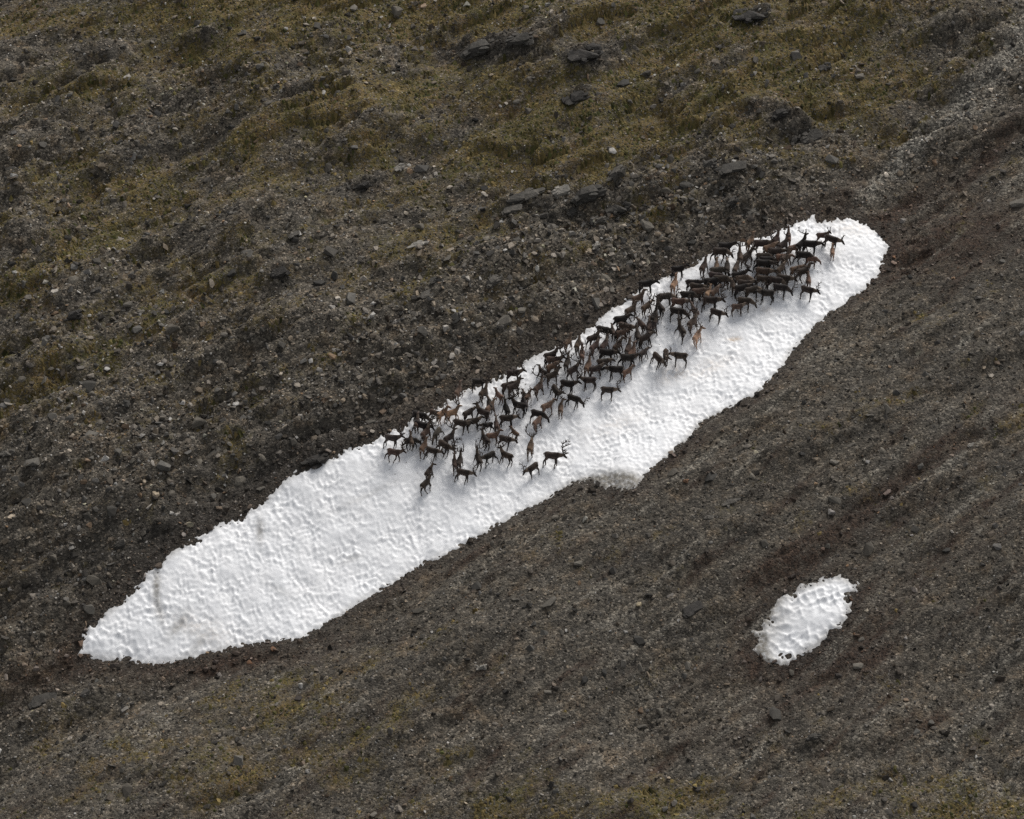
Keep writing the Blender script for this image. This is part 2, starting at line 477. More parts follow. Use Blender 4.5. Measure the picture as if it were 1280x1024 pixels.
patchy = .6 * fbm(bx_ / 3.2, by_ / 3.2, 5, 81, .6) + .5 * fbm(X / 3, Y / 3, 4, 83, .6)
upper = sstep(-2, 10, polyline_dist(X, Y, GXY)[0])
veg = .72 * np.clip(blobs(U, Vp, VEG), 0, 1.1) + .13 + .10 * upper + 1.15 * patchy
veg = veg * sstep(0, 4.0, -sd) - .1 - .75 * crag - .4 * np.clip(blobs(U, Vp, CHANNEL), 0, 1)
veg = np.where(nearm, veg, .3 + .5 * patchy)
cw, sw = math.cos(math.radians(40)), math.sin(math.radians(40))
streak = fbm((X * cw + Y * sw) / 11, (-X * sw + Y * cw) / 1.5, 4, 95, .6)
pale = np.clip(blobs(U, Vp, CHANNEL), 0, 1) * sstep(-.6, .1, fbm(X / 1.2, Y / 1.2, 3, 97)) + .55 * right_bank * sstep(.12, .5, -streak)
wet = np.clip((.9 + 1.5 * streak) * blobs(U, Vp, WET) + right_bank * .9 * sstep(.1, .5, streak) + .5 * (1 - sstep(0, 2.5, -sd)), 0, 1)
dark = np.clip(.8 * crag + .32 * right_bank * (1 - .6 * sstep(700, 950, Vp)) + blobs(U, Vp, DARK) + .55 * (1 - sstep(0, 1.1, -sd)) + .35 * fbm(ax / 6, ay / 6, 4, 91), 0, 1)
P = np.stack([X, Y, Z], -1).reshape(-1, 3)
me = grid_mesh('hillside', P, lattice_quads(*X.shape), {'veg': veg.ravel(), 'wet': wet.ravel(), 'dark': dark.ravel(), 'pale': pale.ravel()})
me.materials.append(M_GROUND)
hill = tag(link(bpy.data.objects.new('hillside', me)), kind='structure')

def sample(F, x, y):
    i = np.clip(np.searchsorted(gx, x) - 1, 0, len(gx) - 2); j = np.clip(np.searchsorted(gy, y) - 1, 0, len(gy) - 2)
    fx = (x - gx[i]) / (gx[i + 1] - gx[i]); fy = (y - gy[j]) / (gy[j + 1] - gy[j])
    return (F[j, i] * (1 - fx) + F[j, i + 1] * fx) * (1 - fy) + (F[j + 1, i] * (1 - fx) + F[j + 1, i + 1] * fx) * fy
def ground(x, y): return sample(Z, np.asarray(x, float), np.asarray(y, float))

# ------------------------------------------------------------------ snow patches
HERD = [(560,560,110,36,25,1.),(680,490,110,40,30,1.),(790,420,110,45,32,1.),(900,370,100,45,25,1.),(985,325,80,40,20,1.)]
ICE = [(962,785,16,36,-35,.6),(955,815,14,12,0,.6),(748,606,32,10,8,2.0),(783,606,18,9,20,1.1),(196,735,5,22,0,.9),(200,770,5,18,12,.5),(222,788,6,20,-40,.6),(248,808,5,16,-45,.4),(325,668,5,18,0,.7),(440,705,16,4,20,.3),(460,625,46,4,25,.28),(350,745,18,4,-30,.25),(885,527,22,5,30,.55),(850,560,20,5,38,.4),(245,795,26,9,-20,.2)]
STAIN = [(918,430,7,3,10,1.5),(840,475,20,9,20,.55),(765,540,40,10,20,.25),(1066,288,26,10,0,.4),(255,790,40,14,-20,.25),(890,465,30,10,20,.35),(960,395,8,5,0,.5)]
def _cell(x, y, seed):
    return np.clip(.5 + .7 * pnoise(x / 1.7, y / 1.7, seed + 8), 0, 1)
def cups(x, y, size, seed):
    wx, wy = x + .3 * fbm(x / .8, y / .8, 2, seed + 3), y + .3 * fbm(x / .8 + 9, y / .8, 2, seed + 4)
    c, s = math.cos(.35), math.sin(.35)
    a, b = worley((wx * c + wy * s) / (size * 1.25), (-wx * s + wy * c) / size, seed)
    return -(1 - np.clip(a / .8, 0, 1) ** 2.1) * (.25 + 1.3 * _cell(x, y, seed))
def snow_top(x, y, u, v, small=False):
    if small:
        d = poly_sd(x, y, SMALLP) + .40 + .34 * fbm(x / 1.2, y / .6, 3, 103)
        return H0(x, y) + np.minimum(snow_thick(d), .095 + .17 * sstep(-2.6, 1.2, (x - SMALLP[:, 0].mean()) + .3 * (y - SMALLP[:, 1].mean()))) + .17 * cups(x, y, .46, 105) * (.25 + .75 * sstep(0, 1.0, d)) + .055
    d = poly_sd(x, y, BIGP) + .36 + .16 * fbm(x / .8, y / .8, 3, 101)
    amp = .112 - .05 * np.clip(blobs(u, v, [(500,600,90,30,25,1.)] + HERD), 0, 1)
    amp = amp * sstep(-.2, .6, d) + .04
    return H0(x, y) + snow_thick(d) + amp * ((.9 * cups(x, y, .31, 111) + .22 * cups(x, y, .75, 131)) + .35) + .06 * fbm(x / 2.6, y / 2.6, 2, 115) * sstep(0, 2, d)
def make_snow(name, PL, step, small, label):
    c0 = PL.mean(0); e = np.linalg.svd(PL - c0)[2][0]
    if e[0] < 0: e = -e
    f = np.array([-e[1], e[0]])
    q = np.stack([(PL - c0) @ e, (PL - c0) @ f], 1)
    a = np.arange(q[:, 0].min() - .8, q[:, 0].max() + .8, step); b = np.arange(q[:, 1].min() - .8, q[:, 1].max() + .8, step)
    A, B = np.meshgrid(a, b)
    x, y = c0[0] + A * e[0] + B * f[0], c0[1] + A * e[1] + B * f[1]
    u, v = project(x, y, H0(x, y))
    z = snow_top(x, y, u, v, small)
    keep = (z > ground(x, y) - .12) & (poly_sd(x, y, PL) > -1.0)
    quads = lattice_quads(*A.shape)
    quads = quads[keep.ravel()[quads].any(1)]
    used, inv = np.unique(quads, return_inverse=True)
    quads = inv.reshape(-1, 4)
    V = np.stack([x, y, z], -1).reshape(-1, 3)[used]
    u, v = u.ravel()[used], v.ravel()[used]
    edge = 1 - sstep(-.1, .8, poly_sd(V[:, 0], V[:, 1], PL))
    dirt = np.clip(blobs(u, v, ICE) + (.75 if small else .6) * edge, 0, 1)
    m = grid_mesh(name, V, quads, {'dirt': dirt, 'stain': np.clip(blobs(u, v, STAIN), 0, 1), 'tramp': np.clip(blobs(u, v, HERD), 0, 1)})
    m.materials.append(M_SNOW)
    return tag(link(bpy.data.objects.new(name, m)), label, 'snow patch')
make_snow('snow_patch', BIGP, .1, False, 'long white snow patch lying diagonally in the gully under the reindeer herd')
make_snow('snow_patch', SMALLP, .085, True, 'small oval patch of pitted melting snow alone on the dark gravel')

# ------------------------------------------------------------------ loose stones, heath, boulders
def hull_mesh(name, n, sx, sy, sz, seed, attr_col=None):
    r = np.random.default_rng(seed)
    pts = r.normal(size=(n, 3)); pts /= np.linalg.norm(pts, axis=1, keepdims=True)
    pts *= r.uniform(.8, 1.1, (n, 1))
    pts = np.sign(pts) * np.abs(pts) ** .75 * np.array([sx, sy, sz])
    bm = bmesh.new()
    for p in pts: bm.verts.new(p)
    bmesh.ops.convex_hull(bm, input=bm.verts)
    bmesh.ops.delete(bm, geom=[v for v in bm.verts if not v.link_faces], context='VERTS')
    bmesh.ops.triangulate(bm, faces=bm.faces)
    bm.normal_update()
    m = bpy.data.meshes.new(name); bm.to_mesh(m); bm.free()
    return m

def stone_tone(n, r, u=None, v=None):
    """natural schist tones: grey, brownish, a few pale or rusty"""
    g = np.exp(r.normal(math.log(.092), .76, n))
    hue = np.clip(r.normal(.35, .7, n), -.6, 1.6)[:, None]
    col = g[:, None] * np.concatenate([1.03 + .08 * hue, .97 + 0 * hue, .90 - .09 * hue], 1)
    rust = r.random(n) < .06
    col[rust] *= np.array([1.25, 1.0, .8])
    pale = r.random(n) < .05
    col[pale] *= 2.2
    return np.clip(col, .008, .4)

templates = []
for k in range(14):
    m = hull_mesh('t', 9 + k % 3, 1.0, random.uniform(.6, .9), random.uniform(.28, .6), 200 + k)
    tv = np.array([v.co for v in m.vertices]); tf = np.array([p.vertices for p in m.polygons])
    templates.append((tv, tf)); bpy.data.meshes.remove(m)

def slope_frame(x, y, e=.6):
    zx = (H0(x + e, y) - H0(x - e, y)) / (2 * e); zy = (H0(x, y + e) - H0(x, y - e)) / (2 * e)
    n = np.stack([-zx, -zy, np.ones_like(zx)], -1)
    return n / np.linalg.norm(n, axis=-1, keepdims=True)

def scatter_stones(N, r):
    x = r.uniform(-53, 53, N * 2); y = r.uniform(-43, 55, N * 2)
    u, v = project(x, y, H0(x, y))
    ok = (u > -110) & (u < 1390) & (v > -90) & (v < 1110)
    vg, s, bk, rb, wt = (sample(F, x, y) for F in (veg, sd, blk, right_bank, wet))
    prob = np.clip(1.0 - .5 * sstep(.25, .9, vg), .45, 1) * (.75 + .35 * bk)
    ok &= (s < .3) &  (r.random(N * 2) < prob)
    i = np.nonzero(ok)[0][:N]
    x, y, bk, rb = x[i], y[i], bk[i], rb[i]
    q = r.random(len(i))
    size = (.068 + .022 * np.clip(bk, 0, 1) - .008 * rb) * (1 - q) ** (-1 / (2.9 - .75 * np.clip(bk, 0, 1) + .25 * rb))
    size = np.clip(size, .055, .42)
    return x, y, size

def joined_stones(name, x, y, size, r, mat_, parent, tone):
    z = ground(x, y); n = slope_frame(x, y)
    n = n + r.normal(0, .42, n.shape); n /= np.linalg.norm(n, axis=1, keepdims=True)
    a = r.normal(STR, .9, len(x))
    t = np.stack([np.cos(a), np.sin(a), np.zeros(len(x))], 1)
    t -= n * (t * n).sum(1, keepdims=True); t /= np.linalg.norm(t, axis=1, keepdims=True)
    b = np.cross(n, t)
    kind = r.integers(0, len(templates), len(x))
    VV, FF, CC, off = [], [], [], 0
    for k, (tv, tf) in enumerate(templates):
        j = np.nonzero(kind == k)[0]
        if not len(j): continue
        s = size[j][:, None, None]
        p = (tv[None, :, 0:1] * t[j][:, None, :] + tv[None, :, 1:2] * b[j][:, None, :] + tv[None, :, 2:3] * n[j][:, None, :]) * s
        p = p + np.stack([x[j], y[j], z[j] + .12 * size[j]], 1)[:, None, :]
        VV.append(p.reshape(-1, 3))
        FF.append((tf[None] + (off + np.arange(len(j)) * len(tv))[:, None, None]).reshape(-1, 3))
        CC.append(np.repeat(tone[j], len(tv), 0))
        off += len(j) * len(tv)
    m = grid_mesh(name, np.concatenate(VV), np.concatenate(FF), {'tone': np.concatenate(CC)}, smooth=False)
    m.materials.append(mat_)
    return tag(link(bpy.data.objects.new(name, m), parent), kind='stuff')

sx_, sy_, ss_ = scatter_stones(82000, rng)
st_ = stone_tone(len(sx_), rng)
rb_ = sample(right_bank, sx_, sy_)[:, None]
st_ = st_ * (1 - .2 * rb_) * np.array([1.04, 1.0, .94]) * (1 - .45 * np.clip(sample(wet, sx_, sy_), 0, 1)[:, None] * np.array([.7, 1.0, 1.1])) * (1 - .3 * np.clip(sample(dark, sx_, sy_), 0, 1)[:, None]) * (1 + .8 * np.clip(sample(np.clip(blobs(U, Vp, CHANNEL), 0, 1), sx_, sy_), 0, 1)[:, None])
joined_stones('loose_scree', sx_, sy_, ss_, rng, M_STONE, hill, st_)

# low tufts of heath and dry grass on the planted ground
def tufts(N, r):
    x = r.uniform(-53, 53, N * 6); y = r.uniform(-43, 55, N * 6)
    u, v = project(x, y, H0(x, y))
    vg, s = sample(veg, x, y), sample(sd, x, y)
    ok = (u > -110) & (u < 1390) & (v > -90) & (v < 1110) & (s < -.6) & (r.random(N * 6) < sstep(.25, 1.1, vg + .5 * fbm(x / 1.5, y / 1.5, 3, 141)))
    i = np.nonzero(ok)[0][:N]
    x, y = x[i], y[i]; z = ground(x, y); n = len(x)
    h = r.uniform(.03, .09, n); w = r.uniform(.12, .30, n); a = r.uniform(0, 6.28, n)
    V = np.zeros((n, 5, 3))
    for k in range(4):
        V[:, k, 0] = x + w * np.cos(a + k * 1.57) * r.uniform(.6, 1.2, n); V[:, k, 1] = y + w * np.sin(a + k * 1.57) * r.uniform(.6, 1.2, n)
        V[:, k, 2] = ground(V[:, k, 0], V[:, k, 1]) - .03
    V[:, 4] = np.stack([x + r.normal(0, .05, n), y + r.normal(0, .05, n), z + h], 1)
    F = np.array([(0, 1, 4), (1, 2, 4), (2, 3, 4), (3, 0, 4)])[None] + (np.arange(n) * 5)[:, None, None]
    k = np.clip(.5 + .9 * fbm(x / 5, y / 5, 4, 151) + r.normal(0, .3, n), 0, 1)[:, None]
    tone = (np.array([[.050, .052, .018]]) * (1 - k) + np.array([[.150, .110, .046]]) * k) * np.exp(r.normal(0, .3, n))[:, None]
    m = grid_mesh('heath_tufts', V.reshape(-1, 3), F.reshape(-1, 3), {'tone': np.repeat(tone, 5, 0)}, smooth=False)
    m.materials.append(M_TUFT)
    tag(link(bpy.data.objects.new('heath_tufts', m)), 'low olive and ochre heath and moss growing between the stones', 'heath', kind='stuff')
tufts(34000, rng)

def boulder_mesh(name, seed, flat, pieces=7):
    """fractured bedrock: one main block with split-off blocks and plates grown onto it along its bedding"""
    r = np.random.default_rng(seed)
    bm = bmesh.new()
    for k in range(pieces):
        sz = .88 if k == 0 else r.uniform(.26, .62)
        n = 22 if k == 0 else 14
        pts = r.normal(size=(n, 3)); pts /= np.linalg.norm(pts, axis=1, keepdims=True)
        pts = np.sign(pts) * np.abs(pts) ** .62 * r.uniform(.84, 1.06, (n, 1))
        pts *= sz * np.array([.82, .66, flat * (1 if k == 0 else r.uniform(.6, 1.1))])
        a = r.normal(0, .22); c, s = math.cos(a), math.sin(a)
        pts[:, :2] = pts[:, :2] @ np.array([[c, -s], [s, c]])
        if k:
            t = r.uniform(0, 2 * math.pi); pts[:, 2] *= r.uniform(.45, 1.0)
            pts += np.array([.72 * math.cos(t), .58 * math.sin(t), flat * r.uniform(-.5, .6)])
        pts[:, 2] += .22 * pts[:, 0]
        vs_ = [bm.verts.new(q) for q in pts]
        ret = bmesh.ops.convex_hull(bm, input=vs_)
        dead = [v for v in vs_ if v.is_valid and not v.link_faces]
        bmesh.ops.delete(bm, geom=dead, context='VERTS')
    bmesh.ops.triangulate(bm, faces=bm.faces)
    bmesh.ops.recalc_face_normals(bm, faces=bm.faces)
    m = bpy.data.meshes.new(name); bm.to_mesh(m); bm.free()
    m.materials.append(M_BOULDER)
    return m
BM = [boulder_mesh('boulder_shape', 300 + i, f, n) for i, (f, n) in enumerate([(.66, 11), (.52, 13), (.74, 10), (.48, 14), (.58, 12)])]
SM = [boulder_mesh('slab_shape', 330 + i, f, n) for i, (f, n) in enumerate([(.26, 4), (.20, 5), (.32, 4)])]

GREY, DARKG, PALE, BROWN, BLACK = (.092, .085, .074), (.056, .052, .046), (.24, .225, .20), (.12, .098, .074), (.036, .033, .030)
# u, v (base), width px, height factor, slab?, tone, turn, label
BOULDERS = [
 (703,240,25,1.0,0,PALE,.3,'pale rounded boulder with striated face crowning the middle rock outcrop'),
 (734,254,40,.9,0,DARKG,.1,'largest dark square-cut boulder in the middle rock outcrop'),
 (769,224,27,1.0,0,GREY,.8,'tall grey boulder standing above the right end of the middle outcrop'),
 (773,262,28,.9,0,DARKG,.2,'dark blocky boulder closing the right end of the middle outcrop'),
 (660,250,38,.9,1,GREY,.35,'upper flat grey slab at the left end of the middle outcrop'),
 (643,257,36,.8,1,DARKG,.3,'dark slab tucked under the pale upper slab of the middle outcrop'),
 (641,268,32,.8,1,GREY,.2,'lowest thin grey slab at the left end of the middle outcrop'),
 (693,258,15,1.0,0,GREY,.5,'small wedge-shaped grey rock below the pale striated boulder'),
 (664,269,14,1.0,0,DARKG,.6,'small upright dark rock at the foot of the slabs in the middle outcrop'),
 (679,265,18,.8,0,DARKG,.1,'low dark rock between the slabs and the wedge-shaped rock'),
 (716,263,18,.9,0,DARKG,.9,'small dark rock leaning on the left foot of the largest square-cut boulder'),
 (575,268,13,1.0,0,DARKG,.4,'small dark cube-like rock on the heath left of the middle outcrop'),
 (600,269,23,.7,1,GREY,.3,'single grey slab lying between the cube-like rock and the middle outcrop'),
 (522,316,24,.8,1,PALE,.2,'pale lens-shaped slab lying alone on the slope left of the outcrop'),
 (534,367,32,.7,1,GREY,.45,'long light slab pointing uphill on the left slope above the snow'),
 (546,349,26,.7,1,DARKG,.2,'dark flat slab just above the long light slab'),
 (616,360,22,.9,0,GREY,.5,'squat grey boulder in the scree below the slabs of the outcrop'),
 (745,311,13,.8,0,PALE,.7,'small pale rock in the scree below the dark blocky boulder'),
 (731,326,21,.8,0,BROWN,.3,'brownish flat-topped rock in the scree under the middle outcrop'),
 (750,278,15,1.0,0,GREY,.2,'grey rock just below the right end of the middle outcrop'),
 (1016,172,32,.95,0,DARKG,.4,'large dark crag with a grey flank on the upper right slope'),
 (974,152,26,.9,0,BLACK,.2,'black broken rock up-left of the large crag on the upper right slope'),
 (993,170,20,.8,0,DARKG,.9,'low dark rock wedged between the black rock and the large crag'),
 (732,80,42,.7,0,BLACK,.2,'wide black outcrop near the top centre of the slope'),
 (720,126,34,.6,0,BLACK,.5,'low dark outcrop on the heath below the wide black outcrop'),
 (650,64,34,.8,0,DARKG,.3,'dark broken outcrop left of the wide black outcrop near the top'),
 (598,66,46,.75,0,DARKG,.6,'long broken dark crag near the top of the slope, leftmost of three'),
 (807,91,13,.9,0,GREY,.1,'small grey rock alone on the ochre heath near the top'),
 (940,22,44,.6,0,BLACK,.1,'dark outcrop at the upper edge of the picture on ochre heath'),
 (884,210,24,.9,0,DARKG,.3,'dark rock at the foot of the heath left of the flat grey outcrop'),
 (917,220,44,.5,1,DARKG,.2,'wide flat dark outcrop above the upper part of the herd'),
 (938,264,22,.7,0,GREY,.4,'grey rock just above the upper snow edge and herd'),
 (914,262,18,.9,0,DARKG,.7,'upright dark rock left of the grey rock above the upper snow edge'),
 (1032,84,17,.8,0,DARKG,.5,'small dark rock on the heath at upper right'),
 (91,402,22,.9,0,BLACK,.2,'dark tilted boulder alone at the left side of the slope'),
 (350,345,22,.9,0,BLACK,.4,'black-faced boulder in the middle of the left slope'),
 (368,298,20,.7,1,GREY,.5,'grey tilted slab above the black-faced boulder on the left slope'),
 (452,236,20,.7,0,BLACK,.2,'small black ledge rock on the left slope below the heath'),
 (500,213,14,.9,0,PALE,.6,'small pale rock on the brown heath left of the top outcrops'),
 (120,358,18,.7,1,GREY,.3,'low grey slab up-right of the dark tilted boulder at far left'),
 (151,682,14,1.3,0,DARKG,.2,'dark upright boulder on the scree left of the long snow patch'),
 (137,676,10,1.0,0,BROWN,.5,'small brown rock beside the dark upright boulder by the snow'),
 (394,575,30,.4,0,BLACK,.25,'black rock ledge overhanging the upper edge of the long snow patch'),
 (9,573,16,.9,0,GREY,.3,'grey boulder cut by the left edge of the picture'),
 (602,832,11,1.0,0,PALE,.3,'small pale rock on the gravel below the long snow patch'),
 (55,872,40,.5,1,DARKG,.35,'long low dark slab at the lower left below the snow tip'),
 (913,628,20,.7,1,GREY,.3,'grey slab on the gravel above the small snow patch'),
 (886,648,18,.6,1,GREY,.1,'thin grey slab just below-left of the other slab above the small snow patch'),
 (866,763,34,.5,1,BLACK,.5,'long thin dark slab left of the small snow patch'),
 (856,603,8,1.0,0,(.22,.13,.08),.2,'small rusty-orange rock on the gravel beside the lower snow edge'),
 (1215,556,10,.9,0,PALE,.3,'small pale rock by the rusty streak at the right edge'),
 (1016,925,16,.7,0,DARKG,.3,'dark rock on the gravel far below the small snow patch'),
]
bu = np.array([b[0] for b in BOULDERS], float); bv = np.array([b[1] for b in BOULDERS], float)
bp = hit(bu, bv, H0)
for k, (b, p) in enumerate(zip(BOULDERS, bp)):
    u_, v_, w, hf, slab, tone, turn, label = b
    shape = SM[k % 3] if slab else BM[k % 5]
    o = bpy.data.objects.new('flat_rock' if slab else 'boulder', shape)
    s = w / 15.5 / 1.7
    o.scale = (s, s * (.75 if slab else .9), s * hf * (.9 if slab else 1.0))
    o.location = (p[0], p[1], float(ground(p[0], p[1])) + s * (.0 if slab else .04) * hf)
    n = slope_frame(np.array([p[0]]), np.array([p[1]]))[0]
    up = (Vector((0, 0, 1)) * .6 + Vector(n) * .4).normalized()
    o.rotation_euler = (up.to_track_quat('Z', 'Y') @ Matrix.Rotation(turn, 3, 'Z').to_quaternion()).to_euler()
    o.color = (*tone, 1)
    link(o); tag(o, label, 'rock', 'rocks on the hillside')

# larger stones of the scree, each one a piece of the hillside
stone_shapes = []
for k in range(12):
    m = hull_mesh('stone_shape', 15, 1.0, random.uniform(.65, .9), random.uniform(.35, .65), 400 + k)
    tone = np.array([.075, .071, .064]) * (.55 + .12 * k) * np.array([1.0 + .02 * (k % 4), 1, 1 - .03 * (k % 4)])
    a = m.attributes.new('tone', 'FLOAT_COLOR', 'POINT')
    a.data.foreach_set('color', np.tile([*tone, 1], len(m.vertices)).astype(np.float32))
    m.materials.append(M_STONE); stone_shapes.append(m)
def big_stones(N, r):
    u = r.uniform(5, 1275, 40000); v = r.uniform(5, 1019, 40000)
    w = np.clip(blobs(u, v, BLOCKY), 0, 1.3) + .12 + .5 * np.clip(blobs(u, v, CRAG), 0, 1)
    ok = r.random(40000) < w / 1.4
    u, v = u[ok][:N * 3], v[ok][:N * 3]
    p = hit(u, v, H0)
    s = sample(sd, p[:, 0], p[:, 1])
    bx, by = bp[:, 0], bp[:, 1]
    cnt = 0
    placed = []
    for (x, y, _), q in zip(p, s):
        if q > -.7 or cnt >= N: continue
        if min(np.hypot(bx - x, by - y)) < 1.3: continue
        if placed and min((x - a) ** 2 + (y - b) ** 2 for a, b in placed) < .8: continue
        placed.append((x, y))
        o = bpy.data.objects.new('stone', stone_shapes[cnt % 12])
        sc = float(np.clip(.30 * (1 - r.random()) ** (-1 / 3.2), .3, .75))
        o.scale = (sc, sc, sc * .85)
        o.location = (x, y, float(ground(x, y)) + .1 * sc)
        n = slope_frame(np.array([x]), np.array([y]))[0] + r.normal(0, .16, 3)
        o.rotation_euler = (Vector(n).to_track_quat('Z', 'Y') @ Matrix.Rotation(r.normal(STR, .7), 3, 'Z').to_quaternion()).to_euler()
        link(o, hill); cnt += 1
big_stones(300, rng)

# ------------------------------------------------------------------ reindeer
def tube(bm, pts, radii, seg=10, up=Vector((0, 0, 1))):
    """closed tube through pts; a radius is a number or (sideways, vertical)"""
    pts = [Vector(p) for p in pts]
    rings = []
    for i, p in enumerate(pts):
        d = (pts[min(i + 1, len(pts) - 1)] - pts[max(i - 1, 0)]).normalized()
        side = d.cross(Vector((0, 1, 0)))
        if side.length < .3: side = d.cross(Vector((1, 0, 0)))
        side.normalize(); lat = side.cross(d).normalized()
        r = radii[i]; rl, rv = (r, r) if not isinstance(r, tuple) else r
        rings.append([bm.verts.new(p + lat * (rl * math.cos(2 * math.pi * k / seg)) + side * (rv * math.sin(2 * math.pi * k / seg))) for k in range(seg)])
    for a, b in zip(rings[:-1], rings[1:]):
        for k in range(seg): bm.faces.new((a[k], a[(k + 1) % seg], b[(k + 1) % seg], b[k]))
    bm.faces.new(rings[0][::-1]); bm.faces.new(rings[-1])

HEADS = {  # poll position, yaw and pitch of the head (degrees)
 'l': ((.72, 0, 1.18), 0, -26), 'u': ((.64, 0, 1.33), 0, -16), 'g': ((.82, 0, .66), 0, -58),
 'd': ((.79, 0, 1.00), 0, -36), 'R': ((.63, -.16, 1.28), -72, -18), 'L': ((.63, .16, 1.28), 72, -18)}
STANCE = {'s': (0, .03, -.02, .02), 't': (.10, -.08, .10, -.10), 'w': (.26, -.20, -.24, .22)}

def head_frame(h):
    (x, y, z), yaw, pitch = HEADS[h]
    return Vector((x, y, z)), Matrix.Rotation(math.radians(yaw), 3, 'Z') @ Matrix.Rotation(math.radians(-pitch), 3, 'Y')

def body_mesh(h, st):
    bm = bmesh.new()
    T = [(-.51, .95, .05, .08), (-.47, .95, .14, .17), (-.36, .93, .20, .22), (-.20, .89, .22, .235), (0, .865, .235, .25), (.17, .865, .225, .265), (.32, .90, .19, .25), (.43, .945, .135, .195), (.49, .97, .07, .10)]
    tube(bm, [(x, 0, z) for x, z, _, _ in T], [(w, v) for _, _, w, v in T], 14)
    poll, R = head_frame(h)
    n0 = Vector((.34, 0, .97))
    m1 = n0.lerp(poll, .45) + Vector((.03, 0, -.04)); m2 = n0.lerp(poll, .8) + Vector((.01, 0, -.015))
    tube(bm, [n0, m1, m2, poll], [(.14, .20), (.115, .165), (.095, .13), (.08, .095)], 12)
    hp = [poll + R @ Vector(q) for q in ((-.06, 0, .0), (.04, 0, .0), (.16, 0, -.025), (.27, 0, -.03), (.335, 0, -.035), (.36, 0, -.04))]
    tube(bm, hp, [(.06, .06), (.082, .095), (.07, .085), (.054, .062), (.054, .058), (.03, .035)], 12)
    for s in (-1, 1):   # ears
        tube(bm, [poll + R @ Vector((-.02, .05 * s, .03)), poll + R @ Vector((-.06, .13 * s, .06)), poll + R @ Vector((-.08, .19 * s, .07))], [.028, .034, .012], 8)
    tube(bm, [(-.49, 0, 1.03), (-.55, 0, .98), (-.56, 0, .87)], [.04, .045, .02], 8)
    f = STANCE[st]
    for s, dx in ((1, f[0]), (-1, f[1])):
        y = .115 * s
        knee = .02 + (.03 if dx < -.1 else 0) + (.05 if dx > .15 else 0)
        tube(bm, [(.30, y * .9, .90), (.305 + dx * .15, y, .68), (.32 + dx * .5 + knee, y, .38), (.32 + dx * .9, y, .09), (.34 + dx, y, -.03)], [.12, .085, .052, .04, .055], 10)
    for s, dx in ((1, f[2]), (-1, f[3])):
        y = .115 * s
        tube(bm, [(-.35, y * .85, .92), (-.29 + dx * .2, y, .68), (-.45 + dx * .55, y, .42), (-.42 + dx * .9, y, .09), (-.40 + dx, y, -.03)], [(.13, .17), (.095, .125), .055, .04, .055], 10)
    m = bpy.data.meshes.new('tmp'); bm.to_mesh(m); bm.free()
    o = bpy.data.objects.new('tmp', m); COL.objects.link(o)
    r = o.modifiers.new('r', 'REMESH'); r.mode = 'VOXEL'; r.voxel_size = .022
    sm = o.modifiers.new('s', 'SMOOTH'); sm.factor = .5; sm.iterations = 2
    dc = o.modifiers.new('d', 'DECIMATE'); dc.ratio = .105
    dg = bpy.context.evaluated_depsgraph_get()
    out = bpy.data.meshes.new_from_object(o.evaluated_get(dg))
    bpy.data.objects.remove(o); bpy.data.meshes.remove(m)
    out.name = 'reindeer_body_' + h + st
    V = np.array([v.co for v in out.vertices])
    mult = np.ones(len(V)); white = np.zeros(len(V)); neck = np.zeros(len(V))
    leg = V[:, 2] < .61
    mult[leg] = .72
    mult *= np.where(V[:, 2] > 1.04, .82, 1.0)
    hoof = V[:, 2] < .05
    mult[hoof] = .4
    white = np.maximum(white, .38 * ((V[:, 2] > .06) & (V[:, 2] < .17)))
    white = np.maximum(white, .75 * ((V[:, 0] < -.43) & (V[:, 2] > .74) & (V[:, 2] < 1.0) & (np.abs(V[:, 1]) < .12)))
    white = np.maximum(white, .45 * ((V[:, 2] > .60) & (V[:, 2] < .68) & (np.abs(V[:, 0]) < .3)))
    a, b = np.array(n0), np.array(poll)
    tt = ((V - a) @ (b - a)) / ((b - a) @ (b - a))
    dist = np.linalg.norm(V - a - np.clip(tt, 0, 1)[:, None] * (b - a), axis=1)
    neck = ((tt > .25) & (tt < 1.0) & (dist < .22)).astype(float)
    hd = np.array([R.transposed() @ (Vector(q) - poll) for q in V])
    onhead = (hd[:, 0] > .06) & (np.abs(hd[:, 1]) < .12) & (np.abs(hd[:, 2]) < .14) & (V[:, 0] > .38)
    mult[onhead] = .68; neck[onhead] = 0
    white = np.maximum(white, .5 * (onhead & (hd[:, 0] > .33)))
    at = out.attributes.new('coat', 'FLOAT_COLOR', 'POINT')
    at.data.foreach_set('color', np.stack([mult, white, neck, np.ones(len(V))], 1).astype(np.float32).ravel())
    out.materials.clear(); out.materials.append(M_COAT)
    for p in out.polygons: p.use_smooth = True
    return out
BODIES = {}
def body(h, st):
    if (h, st) not in BODIES: BODIES[(h, st)] = body_mesh(h, st)
    return BODIES[(h, st)]

